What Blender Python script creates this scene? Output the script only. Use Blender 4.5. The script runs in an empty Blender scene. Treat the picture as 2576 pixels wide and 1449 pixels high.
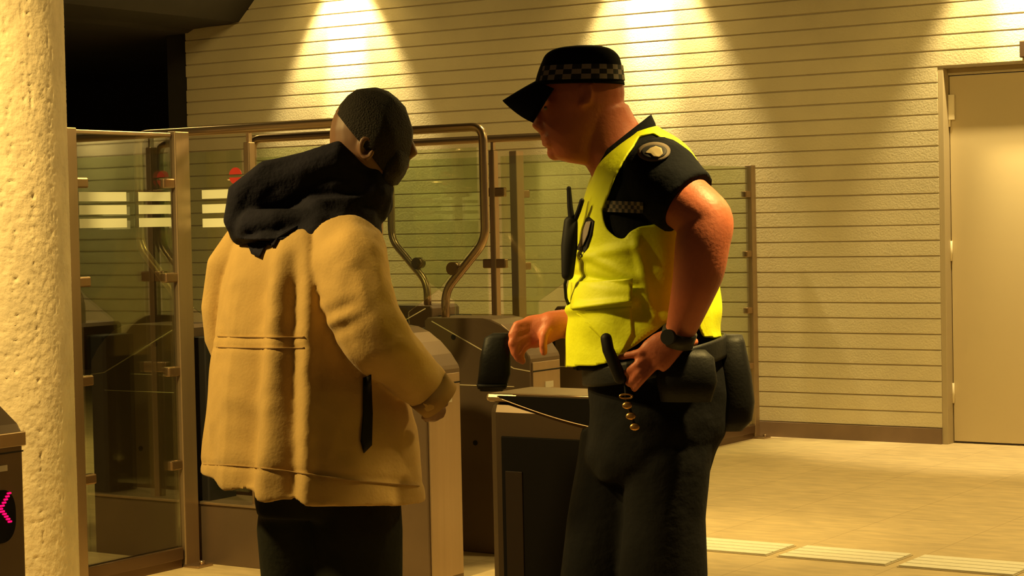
import bpy, bmesh, math, random
from mathutils import Vector, Matrix, noise
from mathutils.bvhtree import BVHTree
random.seed(7)
S = bpy.context.scene
COL = S.collection
R_ = math.radians

# ---------------------------------------------------------------- camera
F_PX, CX, CY, EYE = 5000.0, 1288.0, 724.5, 1.37
PITCH, ROLL = math.atan(162.5 / F_PX), 0.021
FW = Vector((0, math.cos(PITCH), -math.sin(PITCH)))
U0 = Vector((0, math.sin(PITCH), math.cos(PITCH))); R0 = Vector((1, 0, 0))
RT = math.cos(ROLL) * R0 - math.sin(ROLL) * U0
UP = math.cos(ROLL) * U0 + math.sin(ROLL) * R0
EYEP = Vector((0, 0, EYE))
cam_d = bpy.data.cameras.new('camera'); cam = bpy.data.objects.new('camera', cam_d); COL.objects.link(cam)
cam_d.sensor_width = 36.0; cam_d.lens = F_PX / 2576 * 36.0; cam_d.clip_end = 200
cam.matrix_world = Matrix(((RT.x, UP.x, -FW.x, 0), (RT.y, UP.y, -FW.y, 0), (RT.z, UP.z, -FW.z, EYE), (0, 0, 0, 1)))
S.camera = cam
S.view_settings.view_transform = 'Standard'; S.view_settings.look = 'None'
S.view_settings.gamma = 1.0; S.view_settings.use_curve_mapping = False
S.view_settings.exposure = 0.0

def P(px, py, z):                      # a point at depth z metres along the lens axis
    return EYEP + (FW + RT * ((px - CX) / F_PX) - UP * ((py - CY) / F_PX)) * z
def proj(p):
    d = p - EYEP; z = d.dot(FW)
    return CX + F_PX * d.dot(RT) / z, CY - F_PX * d.dot(UP) / z, z

# gate-line frame: x along the wall (to the right), y into the wall
GA = R_(-33.5); GO = Vector((1.5153, 12.4034, 0))
MG = Matrix.Translation(GO) @ Matrix.Rotation(GA, 4, 'Z')
def G(x, y, z=0.0): return MG @ Vector((x, y, z))

# ---------------------------------------------------------------- world + lights
w = bpy.data.worlds.new('night'); S.world = w; w.use_nodes = True
w.node_tree.nodes['Background'].inputs[0].default_value = (1.0, 0.62, 0.28, 1)
w.node_tree.nodes['Background'].inputs[1].default_value = 0.065
WARM = (1.0, 0.69, 0.21)
def spot(loc, target, power, angle, blend=0.6, size=0.05, col=WARM):
    d = bpy.data.lights.new('spot', 'SPOT'); o = bpy.data.objects.new('spot_light', d); COL.objects.link(o)
    o.location = loc; o.rotation_euler = (Vector(target) - Vector(loc)).to_track_quat('-Z', 'Y').to_euler()
    d.energy = power; d.spot_size = R_(angle); d.spot_blend = blend; d.shadow_soft_size = size; d.color = col
def area(loc, target, power, size, col=WARM):
    d = bpy.data.lights.new('area', 'AREA'); o = bpy.data.objects.new('area_light', d); COL.objects.link(o)
    o.location = loc; o.rotation_euler = (Vector(target) - Vector(loc)).to_track_quat('-Z', 'Y').to_euler()
    d.energy = power; d.size = size; d.color = col
LAMP = (1.0, 0.76, 0.34)
for lx in (-3.24, -0.76, 1.72, 3.75, 5.75):         # row of wall-washing downlights
    spot(G(lx, -0.20, 3.42), G(lx, -0.02, 2.6), 380, 64, 0.5, 0.03, LAMP)
    spot(G(lx, -0.14, 3.42), G(lx, 0.08, 2.75), 900, 30, 1.0, 0.03, LAMP)
    spot(G(lx, -0.20, 3.42), G(lx, -0.20, 0), 40, 120, 0.9, 0.05)
area(G(1.5, -3.2, 3.5), G(1.5, -3.3, 0), 75, 0.5)
spot(G(1.45, -3.5, 3.5), G(1.6, -3.55, 0), 260, 30, 1.0, 0.1)
area(G(4.2, -3.4, 3.5), G(4.2, -3.4, 0), 80, 0.5)
area(G(-2.6, -3.2, 3.5), G(-2.6, -3.2, 0), 22, 0.5)  # added light to brighten the floor past the gates, no known fixture
spot(Vector((1.45, 4.55, 3.6)), P(1850, 660, 4.75), 1900, 26, 1.0, 0.1)
spot(Vector((-2.7, 4.8, 2.9)), P(600, 850, 5.25), 400, 40, 0.8, 0.12)
spot(Vector((-1.7, 4.35, 2.9)), P(1440, 900, 4.85), 250, 19, 1.0, 0.06)
spot(G(-3.0, -2.0, 3.5), G(-3.0, -2.4, 0), 160, 55, 0.8, 0.2)  # added spot, lifts the far floor seen behind the near glass screen
area(G(-3.0, -2.4, 3.5), G(-3.6, 0, 2.2), 14, 0.4)  # added fill aimed at the dim upper left of the wall
spot(G(1.3, -8.2, 3.4), P(70, 850, 7.0), 900, 60, 0.9, 0.15)

# ---------------------------------------------------------------- materials
def mat(name, col, rough=0.6, metal=0.0, var=0.0, vscale=20.0, bump=0.0, bscale=60.0, stretch=(1, 1, 1), spec=0.5,
        coat=0.0, sheen=0.0, emit=None, estr=0.0, sss=0.0):
    m = bpy.data.materials.new(name); m.use_nodes = True; nt = m.node_tree; b = nt.nodes['Principled BSDF']
    b.inputs['Base Color'].default_value = (*col, 1); b.inputs['Roughness'].default_value = rough
    b.inputs['Metallic'].default_value = metal; b.inputs['Specular IOR Level'].default_value = spec
    if coat: b.inputs['Coat Weight'].default_value = coat; b.inputs['Coat Roughness'].default_value = 0.15
    if sheen: b.inputs['Sheen Weight'].default_value = sheen
    if sss: b.inputs['Subsurface Weight'].default_value = sss; b.inputs['Subsurface Radius'].default_value = (1, .3, .15); b.inputs['Subsurface Scale'].default_value = 0.01
    if emit: b.inputs['Emission Color'].default_value = (*emit, 1); b.inputs['Emission Strength'].default_value = estr
    tc = nt.nodes.new('ShaderNodeTexCoord'); mp = nt.nodes.new('ShaderNodeMapping')
    mp.inputs['Scale'].default_value = stretch; nt.links.new(tc.outputs['Object'], mp.inputs['Vector'])
    if var:
        n = nt.nodes.new('ShaderNodeTexNoise'); n.inputs['Scale'].default_value = vscale; n.inputs['Detail'].default_value = 5
        nt.links.new(mp.outputs[0], n.inputs['Vector'])
        cr = nt.nodes.new('ShaderNodeValToRGB'); cr.color_ramp.elements[0].position = 0.3; cr.color_ramp.elements[1].position = 0.7
        cr.color_ramp.elements[0].color = (*[c * (1 - var) for c in col], 1)
        cr.color_ramp.elements[1].color = (*[min(1, c * (1 + var)) for c in col], 1)
        nt.links.new(n.outputs['Fac'], cr.inputs[0]); nt.links.new(cr.outputs[0], b.inputs['Base Color'])
    if bump:
        n2 = nt.nodes.new('ShaderNodeTexNoise'); n2.inputs['Scale'].default_value = bscale; n2.inputs['Detail'].default_value = 6
        nt.links.new(mp.outputs[0], n2.inputs['Vector'])
        bp = nt.nodes.new('ShaderNodeBump'); bp.inputs['Strength'].default_value = bump; bp.inputs['Distance'].default_value = 0.01
        nt.links.new(n2.outputs['Fac'], bp.inputs['Height']); nt.links.new(bp.outputs[0], b.inputs['Normal'])
    return m
def glass_mat(name, tint, refl):
    m = bpy.data.materials.new(name); m.use_nodes = True; nt = m.node_tree; nt.nodes.clear()
    o = nt.nodes.new('ShaderNodeOutputMaterial'); t = nt.nodes.new('ShaderNodeBsdfTransparent'); g = nt.nodes.new('ShaderNodeBsdfGlossy')
    t.inputs[0].default_value = (*tint, 1); g.inputs['Roughness'].default_value = 0.02
    lw = nt.nodes.new('ShaderNodeLayerWeight'); lw.inputs[0].default_value = .5
    pw = nt.nodes.new('ShaderNodeMath'); pw.operation = 'POWER'; pw.inputs[1].default_value = 3.0
    fr = nt.nodes.new('ShaderNodeMath'); fr.operation = 'MULTIPLY_ADD'; fr.inputs[1].default_value = .8; fr.inputs[2].default_value = refl
    nt.links.new(lw.outputs['Facing'], pw.inputs[0]); nt.links.new(pw.outputs[0], fr.inputs[0])
    mx = nt.nodes.new('ShaderNodeMixShader')
    nt.links.new(fr.outputs[0], mx.inputs[0]); nt.links.new(t.outputs[0], mx.inputs[1]); nt.links.new(g.outputs[0], mx.inputs[2])
    nt.links.new(mx.outputs[0], o.inputs[0]); return m
M = dict(
    brick=mat('painted_brick', (.60, .53, .345), .55, var=.06, vscale=3, bump=.25, bscale=90),
    joint=mat('mortar_joint', (.42, .35, .25), .8),
    skirt=mat('brown_skirting_tile', (.20, .13, .08), .5, var=.1, vscale=6),
    dark=mat('dark_soffit_unlit_wall', (.022, .018, .014), .9, var=.2, vscale=2),  # on the far walls this near-black stands in for unlit darkness
    floor=mat('stone_paving', (.64, .51, .30), .55, var=.13, vscale=22, bump=.15, bscale=160, stretch=(.35, 1, 1)),
    tact=mat('cream_tactile_bar', (.92, .90, .78), .45, var=.04),
    concrete=mat('pitted_concrete', (.60, .50, .34), .75, var=.12, vscale=9, bump=.9, bscale=30),
    door=mat('cream_door_paint', (.56, .46, .27), .35, var=.02, vscale=1),
    frame=mat('cream_frame_paint', (.42, .34, .2), .45),
    frame2=mat('pale_hinge_metal', (.75, .66, .45), .4),
    steel=mat('brushed_stainless_steel', (.44, .33, .22), .38, .85, var=.05, vscale=30, stretch=(1, 1, .05)),
    steel_t=mat('polished_steel_tube', (.46, .34, .23), .3, .9),
    steel_d=mat('grey_steel_cladding', (.17, .12, .08), .42, .6, var=.08, vscale=4),
    clamp=mat('steel_clamp', (.38, .26, .16), .3, .9),
    black=mat('black_gloss_panel', (.012, .012, .012), .15, coat=.4),
    blackp=mat('matt_black_plastic', (.009, .008, .008), .6, spec=.3),
    glass=glass_mat('green_tinted_glass', (.90, .95, .82), .10),
    glass2=glass_mat('clear_reflective_glass', (.90, .95, .82), .24),
    frost=mat('frosted_white_film', (.72, .76, .60), .6),
    red=mat('red_sign_vinyl', (.45, .03, .02), .5),
    led=mat('red_led', (.3, .0, .02), .4, emit=(1, .0, .08), estr=2.2),
    skin=mat('ruddy_skin', (.56, .16, .08), .5, var=.10, vscale=14, bump=.10, bscale=120, sss=.08),
    skin2=mat('brown_skin', (.22, .11, .06), .5, var=.10, vscale=14, sss=.05),
    navy=mat('navy_uniform_cloth', (.006, .007, .010), .9, var=.2, vscale=14, bump=.25, bscale=70, spec=.15),
    trouser=mat('navy_trouser_cloth', (.006, .006, .007), .9, var=.25, vscale=9, bump=.3, bscale=40, spec=.15),
    cap=mat('navy_cap_cloth', (.006, .006, .008), .85, spec=.15, bump=.15, bscale=300),
    white=mat('white_check', (.33, .27, .23), .6), blackc=mat('navy_check', (.02, .018, .02), .7),
    vest=mat('fluorescent_yellow_fabric', (.80, .88, .01), .6, var=.05, vscale=12, bump=.12, bscale=90),
    vest2=mat('yellow_vest_pocket', (.84, .92, .015), .55, bump=.1, bscale=90),
    belt=mat('black_leather', (.008, .008, .008), .55, spec=.25, bump=.1, bscale=120),
    brass=mat('brass_key', (.65, .36, .12), .3, .9),
    jacket=mat('tan_canvas', (.62, .40, .13), .85, var=.07, vscale=10, bump=.12, bscale=120, sheen=.1),
    jseam=mat('tan_canvas_seam', (.42, .26, .09), .9),
    hood=mat('navy_hood_cloth', (.014, .013, .024), .9, var=.25, vscale=12, bump=.3, bscale=80, spec=.2),
    slate=mat('dark_green_grey_trousers', (.018, .019, .014), .9, var=.2, vscale=9, bump=.25, bscale=60, spec=.15),
    hair=mat('dark_brown_hair', (.018, .012, .008), .8, bump=.8, bscale=220),
    lip=mat('lip_skin', (.30, .09, .06), .5), eye=mat('eye_white', (.2, .15, .12), .3), iris=mat('dark_iris', (.02, .015, .01), .2),
    badge=mat('badge_thread', (.45, .36, .20), .7), badge2=mat('badge_rim_thread', (.16, .12, .08), .7),
    strap=mat('olive_watch_strap', (.035, .030, .015), .6), white2=mat('white_label', (.6, .55, .45), .6),
    dsteel=mat('dark_bronze_steel', (.10, .07, .045), .4, .6), black2=mat('black_panel_paint', (.006, .005, .005), .7, spec=.1), hatch=mat('dark_brown_panel', (.022, .013, .008), .6, spec=.2), shoe=mat('black_shoe', (.015, .014, .013), .35), rail_b=mat('dark_bronze_metal', (.16, .10, .06), .35, .7),
)

# ---------------------------------------------------------------- mesh helpers
def frame_of(d, ref=None):
    d = d.normalized(); r = Vector((0, 0, 1)) if abs(d.z) < .95 else Vector((0, 1, 0))
    if ref is not None: r = ref
    a = d.cross(r).normalized(); b = a.cross(d).normalized(); return a, b
class MB:
    def __init__(s): s.bm = bmesh.new(); s.mats = []
    def box(s, x0, x1, y0, y1, z0, z1, tf=G, bev=0.0, mi=0):
        vs = [s.bm.verts.new(tf(x, y, z)) for x in (x0, x1) for y in (y0, y1) for z in (z0, z1)]
        fs = [s.bm.faces.new([vs[i] for i in q]) for q in ((0, 1, 3, 2), (4, 6, 7, 5), (0, 4, 5, 1), (2, 3, 7, 6), (0, 2, 6, 4), (1, 5, 7, 3))]
        for f in fs: f.material_index = mi
        if bev:
            es = list({e for f in fs for e in f.edges})
            bmesh.ops.bevel(s.bm, geom=es, offset=bev, segments=2, affect='EDGES', profile=.5)
        return s
    def loft(s, rings, n=32, caps=True, p=2.3, mi=0):
        """rings: (centre, half-vector a, half-vector b)"""
        prev = None; first = None
        for c, a, b in rings:
            vs = []
            for k in range(n):
                t = 2 * math.pi * k / n; ct, st = math.cos(t), math.sin(t)
                u = math.copysign(abs(ct) ** (2 / p), ct); v = math.copysign(abs(st) ** (2 / p), st)
                vs.append(s.bm.verts.new(c + a * u + b * v))
            if prev:
                for k in range(n):
                    f = s.bm.faces.new((prev[k], prev[(k + 1) % n], vs[(k + 1) % n], vs[k])); f.smooth = True; f.material_index = mi
            else: first = vs
            prev = vs
        if caps:
            for vs in (first, prev):
                f = s.bm.faces.new(vs); f.material_index = mi
        return s
    def tube(s, pts, rads, n=12, caps=True, dome=False, flat=1.0, ref=None, mi=0):
        pts = [Vector(p) for p in pts]
        if not isinstance(rads, (list, tuple)): rads = [rads] * len(pts)
        if dome:
            d0 = (pts[0] - pts[1]).normalized(); d1 = (pts[-1] - pts[-2]).normalized(); r0, r1 = rads[0], rads[-1]
            A = [(pts[0] + d0 * r0 * math.sin(t), r0 * math.cos(t)) for t in (1.45, 1.1, .7, .35)]
            B = [(pts[-1] + d1 * r1 * math.sin(t), r1 * math.cos(t)) for t in (.35, .7, 1.1, 1.45)]
            pts = [q for q, _ in A] + pts + [q for q, _ in B]; rads = [q for _, q in A] + list(rads) + [q for _, q in B]
        rings = []; a = None
        for i, p in enumerate(pts):
            d = (pts[min(i + 1, len(pts) - 1)] - pts[max(i - 1, 0)]).normalized()
            if a is None: a, b = frame_of(d, ref)
            else:
                a = (a - d * a.dot(d)).normalized(); b = a.cross(d).normalized()
            rings.append((p, a * rads[i], b * rads[i] * flat))
        return s.loft(rings, n, caps, 2.0, mi)
    def ell(s, c, a, b, cc, n=20, m=12, mi=0):
        rings = []
        for i in range(1, m):
            t = math.pi * i / m; rings.append((c + cc * math.cos(t), a * math.sin(t), b * math.sin(t)))
        return s.loft(rings, n, True, 2.0, mi)
    def prism(s, poly, y0, y1, tf=G, bev=0.0, mi=0):
        """poly in (x, z), extruded along y"""
        A = [s.bm.verts.new(tf(x, y0, z)) for x, z in poly]; B = [s.bm.verts.new(tf(x, y1, z)) for x, z in poly]; n = len(poly)
        fs = [s.bm.faces.new(A), s.bm.faces.new(B[::-1])]
        for k in range(n): fs.append(s.bm.faces.new((A[k], B[k], B[(k + 1) % n], A[(k + 1) % n])))
        for f in fs: f.material_index = mi
        if bev:
            es = list(set(fs[0].edges) | set(fs[1].edges)); bmesh.ops.bevel(s.bm, geom=es, offset=bev, segments=3, affect='EDGES', profile=.5)
        return s
    def build(s, name, material, parent=None, base=None, rot=0.0, smooth=False, solid=0.0, sub=0, remesh=0.0, sm=0):
        bmesh.ops.recalc_face_normals(s.bm, faces=s.bm.faces)
        if smooth:
            for f in s.bm.faces: f.smooth = True
        me = bpy.data.meshes.new(name); s.bm.to_mesh(me)
        o = bpy.data.objects.new(name, me); COL.objects.link(o)
        for m in (material if isinstance(material, (list, tuple)) else [material]): me.materials.append(m)
        if parent is not None:
            me.transform(WM[parent.name].inverted()); o.parent = parent; WM[o.name] = WM[parent.name]
        else:
            if base is None:
                vs = [v.co for v in s.bm.verts]; base = Vector((sum(v.x for v in vs) / len(vs), sum(v.y for v in vs) / len(vs), min(v.z for v in vs)))
            mw = Matrix.Translation(base) @ Matrix.Rotation(rot, 4, 'Z'); me.transform(mw.inverted())
            o.location = base; o.rotation_euler = (0, 0, rot); WM[o.name] = mw
        if remesh:
            md = o.modifiers.new('remesh', 'REMESH'); md.mode = 'VOXEL'; md.voxel_size = remesh; md.use_smooth_shade = True
            md = o.modifiers.new('smooth', 'SMOOTH'); md.iterations = sm or 4; md.factor = .5
        if solid:
            md = o.modifiers.new('solid', 'SOLIDIFY'); md.thickness = solid; md.offset = 1
        if sub:
            md = o.modifiers.new('sub', 'SUBSURF'); md.levels = sub; md.render_levels = sub
        s.bm.free(); return o
WM = {}
def tag(o, label=None, cat=None, group=None, kind=None):
    if label: o['label'] = label
    if cat: o['category'] = cat
    if group: o['group'] = group
    if kind: o['kind'] = kind
    return o
def empty(name, base, rot=0.0):
    o = bpy.data.objects.new(name, None); COL.objects.link(o); o.location = base; o.rotation_euler = (0, 0, rot)
    o.empty_display_size = .1; WM[o.name] = Matrix.Translation(base) @ Matrix.Rotation(rot, 4, 'Z'); return o
def resample(rows, n):
    """rows of equal-length number tuples, Catmull-Rom resampled on arc index"""
    out = []; m = len(rows) - 1
    for i in range(n):
        t = i / (n - 1) * m; k = min(int(t), m - 1); f = t - k
        r = []
        for j in range(len(rows[0])):
            p0 = rows[max(k - 1, 0)][j]; p1 = rows[k][j]; p2 = rows[k + 1][j]; p3 = rows[min(k + 2, m)][j]
            r.append(.5 * ((2 * p1) + (-p0 + p2) * f + (2 * p0 - 5 * p1 + 4 * p2 - p3) * f * f + (-p0 + 3 * p1 - 3 * p2 + p3) * f ** 3))
        out.append(r)
    return out
YD = Vector((0, 1, 0))
def smooth_path(pts, rads, n=36):
    q = resample([(p[0], p[1], p[2], r) for p, r in zip(pts, rads)], n)
    return [Vector(v[:3]) for v in q], [v[3] for v in q]
def px_rows(rows, n=40):
    """rows: (xl, yl, xr, yr, half depth, centre depth) in photo pixels / metres -> loft rings"""
    R = []
    for xl, yl, xr, yr, hd, zc in resample(rows, n):
        a = P(xl, yl, zc); b = P(xr, yr, zc); R.append(((a + b) / 2, (b - a) / 2, YD * hd))
    return R
def wrinkle(bm, amp, sc, stretch=(1, 1, 1), only=None):
    bm.normal_update()
    for v in bm.verts:
        q = Vector((v.co.x * stretch[0], v.co.y * stretch[1], v.co.z * stretch[2])) * sc
        v.co += v.normal * amp * (noise.noise(q) + .5 * noise.noise(q * 2.3))
def in_poly(x, y, poly):
    c = False; n = len(poly)
    for i in range(n):
        x1, y1 = poly[i]; x2, y2 = poly[i - 1]
        if (y1 > y) != (y2 > y) and x < (x2 - x1) * (y - y1) / (y2 - y1) + x1: c = not c
    return c
def snap(px, py, bvh, off):
    d = (P(px, py, 1) - EYEP).normalized(); h = bvh.ray_cast(EYEP, d)
    return None if h[0] is None else h[0] - d * off
def decal(outline, bvh, off=.006, rings=5, fallback=None):
    cx = sum(p[0] for p in outline) / len(outline); cy = sum(p[1] for p in outline) / len(outline)
    mb = MB(); prev = None; c = snap(cx, cy, bvh, off) or fallback
    cv = mb.bm.verts.new(c)
    for r in range(1, rings + 1):
        k = r / rings; vs = []
        for x, y in outline:
            q = snap(cx + (x - cx) * k, cy + (y - cy) * k, bvh, off)
            if q is None: q = P(cx + (x - cx) * k, cy + (y - cy) * k, proj(c)[2])
            vs.append(mb.bm.verts.new(q))
        n = len(vs)
        for i in range(n):
            if prev: mb.bm.faces.new((prev[i], prev[(i + 1) % n], vs[(i + 1) % n], vs[i]))
            else: mb.bm.faces.new((cv, vs[(i + 1) % n], vs[i]))
        prev = vs
    for f in mb.bm.faces: f.smooth = True
    return mb
def oval(cx, cy, rx, ry, n=24, rot=0):
    c, s_ = math.cos(rot), math.sin(rot)
    return [(cx + rx * math.cos(t) * c - ry * math.sin(t) * s_, cy + rx * math.cos(t) * s_ + ry * math.sin(t) * c) for t in [2 * math.pi * k / n for k in range(n)]]
def dense(poly, k=5):
    out = []
    for i in range(len(poly)):
        a, b = poly[i], poly[(i + 1) % len(poly)]
        out += [(a[0] + (b[0] - a[0]) * j / k, a[1] + (b[1] - a[1]) * j / k) for j in range(k)]
    return out
def struct(o): o['kind'] = 'structure'; return o

# ================================================================ SETTING
WY = 0.08                                           # wall face
mb = MB(); mb.box(-14, 10, -13, 3.2, -.12, 0); struct(mb.build('floor', M['floor'], base=G(0, 0, -.12), rot=GA))
nt = M['floor'].node_tree; bs = nt.nodes['Principled BSDF']; src = bs.inputs['Base Color'].links[0].from_socket
tcn = nt.nodes.new('ShaderNodeTexCoord'); bt = nt.nodes.new('ShaderNodeTexBrick'); bt.offset = 0.0
for k_, v_ in (('Scale', 1.0), ('Mortar Size', .004), ('Brick Width', .515), ('Row Height', .60), ('Mortar Smooth', .3)): bt.inputs[k_].default_value = v_
bt.inputs['Color1'].default_value = (1, 1, 1, 1); bt.inputs['Color2'].default_value = (.93, .93, .92, 1); bt.inputs['Mortar'].default_value = (.72, .68, .62, 1)
mpn = nt.nodes.new('ShaderNodeMapping'); mpn.inputs['Location'].default_value = (.02, .35, 0); nt.links.new(tcn.outputs['Object'], mpn.inputs[0]); nt.links.new(mpn.outputs[0], bt.inputs['Vector'])
mxn = nt.nodes.new('ShaderNodeMixRGB'); mxn.blend_type = 'MULTIPLY'; mxn.inputs[0].default_value = .7
nt.links.new(src, mxn.inputs[1]); nt.links.new(bt.outputs['Color'], mxn.inputs[2]); nt.links.new(mxn.outputs[0], bs.inputs['Base Color'])
# brick wall: every course is laid as its own bricks standing 1-2 mm proud of recessed joints
mb = MB()
DX0, DX1, DZ = 1.185, 2.14, 2.235
X0, X1, TOP = -4.79, 9.5, 3.6
CH, BL = .0935, .40
def backing(x0, x1, z0, z1): mb.box(x0, x1, WY + .004, WY + .25, z0, z1, mi=1)
backing(X0, DX0, 0, TOP); backing(DX1, X1, 0, TOP); backing(DX0, DX1, DZ, TOP)
nc = int(TOP / CH) + 1
for r in range(1, nc):
    z0 = r * CH + .0025; z1 = min((r + 1) * CH - .0025, TOP); off = (r % 2) * BL / 2 + random.uniform(-.01, .01)
    x = X0 - off
    while x < X1:
        for a, b in ([(x, x + BL)] if (r + .5) * CH > DZ else [(x, min(x + BL, DX0)), (max(x, DX1), x + BL)]):
            a = max(a, X0); b = min(b, X1)
            if b - a < .03: continue
            f = WY - .004; t0, t1, t2, t3 = [.0009 * noise.noise(Vector((q_ * 1.7, zz_ * 9, 1))) for q_, zz_ in ((a, z0), (b, z0), (b, z1), (a, z1))]
            if random.random() < .10: f -= random.uniform(.0002, .0006)
            e = .0035
            n0 = noise.noise(Vector((a * 2, r * 3.1, 0))) * .002; n1 = noise.noise(Vector((b * 2, r * 3.1, 0))) * .002
            fr = [mb.bm.verts.new(G(*q)) for q in ((a, f + t0, z0 + e + n0), (b, f + t1, z0 + e + n1), (b, f + t2, z1 - e + n1), (a, f + t3, z1 - e + n0))]
            bk = [mb.bm.verts.new(G(*q)) for q in ((a, WY + .005, z0 + n0), (b, WY + .005, z0 + n1), (b, WY + .005, z1 + n1), (a, WY + .005, z1 + n0))]
            mb.bm.faces.new(fr)
            for k in range(4): mb.bm.faces.new((bk[k], bk[(k + 1) % 4], fr[(k + 1) % 4], fr[k]))
        x += BL
struct(mb.build('wall_back', [M['brick'], M['joint']], base=G(0, WY, 0), rot=GA))
mb = MB(); mb.box(X0, DX0 - .002, WY - .014, WY + .004, 0, CH, bev=.002); mb.box(DX1 + .002, X1, WY - .014, WY + .004, 0, CH, bev=.002)
struct(mb.build('baseboard_back', M['skirt'], base=G(0, WY, 0), rot=GA))
# door in its reveal
dr = empty('door_1', G((DX0 + DX1) / 2, WY, 0), GA); struct(dr)
mb = MB()
mb.box(DX0, DX0 + .035, WY + .002, WY + .14, 0, DZ, bev=.003); mb.box(DX1 - .035, DX1, WY - .008, WY + .12, 0, DZ, bev=.003)
mb.box(DX0 + .035, DX1 - .035, WY + .075, WY + .14, DZ - .04, DZ, bev=.003)
mb.build('door_frame', M['frame'], dr)
mb = MB(); mb.box(DX0 + .039, DX1 - .039, WY + .09, WY + .13, .012, DZ - .045, bev=.002); mb.build('door_leaf', M['door'], dr)
mb = MB()
for hz in (1.95, 1.15, .3):
    mb.tube([G(DX0 + .040, WY + .083, hz - .06), G(DX0 + .040, WY + .083, hz + .06)], .008, 10)
mb.box(DX0 + .036, DX0 + .075, WY + .070, WY + .088, 1.93, 2.08, bev=.003)
mb.build('hinge', M['frame2'], dr)
mb = MB(); mb.tube([G(DX1 - .11, WY + .04, 1.03), G(DX1 - .11, WY - .01, 1.03), G(DX1 - .23, WY - .01, 1.03)], .010, 10, dome=True); mb.build('handle', M['steel_t'], dr)
# dark ceiling, lower soffit at the left with its stepped edge, far walls near-black in place of an unlit void
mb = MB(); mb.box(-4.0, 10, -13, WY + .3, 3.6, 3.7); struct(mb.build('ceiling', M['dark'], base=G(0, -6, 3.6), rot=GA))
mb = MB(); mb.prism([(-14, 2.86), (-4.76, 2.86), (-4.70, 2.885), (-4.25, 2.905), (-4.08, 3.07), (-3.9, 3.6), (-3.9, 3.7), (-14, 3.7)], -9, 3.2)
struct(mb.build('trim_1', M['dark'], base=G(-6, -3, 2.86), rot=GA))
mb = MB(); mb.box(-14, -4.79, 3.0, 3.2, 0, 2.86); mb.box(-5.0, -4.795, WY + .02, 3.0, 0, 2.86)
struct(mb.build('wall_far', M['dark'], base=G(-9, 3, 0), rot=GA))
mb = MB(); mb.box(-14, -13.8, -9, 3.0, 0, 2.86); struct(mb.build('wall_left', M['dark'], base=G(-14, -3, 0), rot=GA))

# tactile guide strip: ribbed tiles
def tactile(x0, label):
    t = empty('tactile_tile', G(x0 + .23, -3.80, 0), GA)
    tag(t, label, 'tactile paving', 'tactile guide tiles across the floor')
    mb = MB(); mb.box(x0, x0 + .47, -3.94, -3.66, 0, .003, bev=.001); mb.build('tile_base', M['floor2'], t)
    for k in range(4):
        y = -3.905 + k * .070
        mb = MB(); mb.box(x0 + .006, x0 + .464, y - .030, y + .030, .003, .009, bev=.002); mb.build('raised_bar', M['tact'], t)
M['floor2'] = mat('pale_tactile_base', (.60, .52, .36), .5)
for i, lab in enumerate(('cream ribbed tactile tile half hidden behind the officer\'s leg', 'cream ribbed tactile tile second from the officer',
                         'cream ribbed tactile tile nearest the right edge of the photo')):
    tactile((1.53, 2.045, 2.56)[i], lab)

# ================================================================ PILLAR
pc = P(187, 700, 7.35); pc = Vector((pc.x - .39, pc.y, 0))
mb = MB(); rr = []
for i in range(500):
    z = 3.0 * i / 499; rr.append((pc + Vector((0, 0, z)), Vector((.36, 0, 0)), Vector((0, .36, 0))))
mb.loft(rr, 260, True, 2.6)
pm = M['concrete']
wrinkle(mb.bm, .0010, 70, (1, 1, 2.2))
mb.bm.normal_update()
for v in mb.bm.verts:                                # vertical rows of blowholes left by the formwork boards
    ang = math.atan2(v.co.y - pc.y, v.co.x - pc.x); k = noise.noise(Vector((ang * 14, 0, 3)))
    h = noise.noise(Vector((ang * 28, v.co.z * 55, 5)))
    if h > .18: v.co -= v.normal * .020 * (h - .18) * min(1, max(.12, k * 4 + .2))
pil = mb.build('concrete_pillar', pm, base=pc, smooth=True)
tag(pil, 'rough pitted cream concrete pillar at the left edge beside the glass screen', 'pillar')

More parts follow.
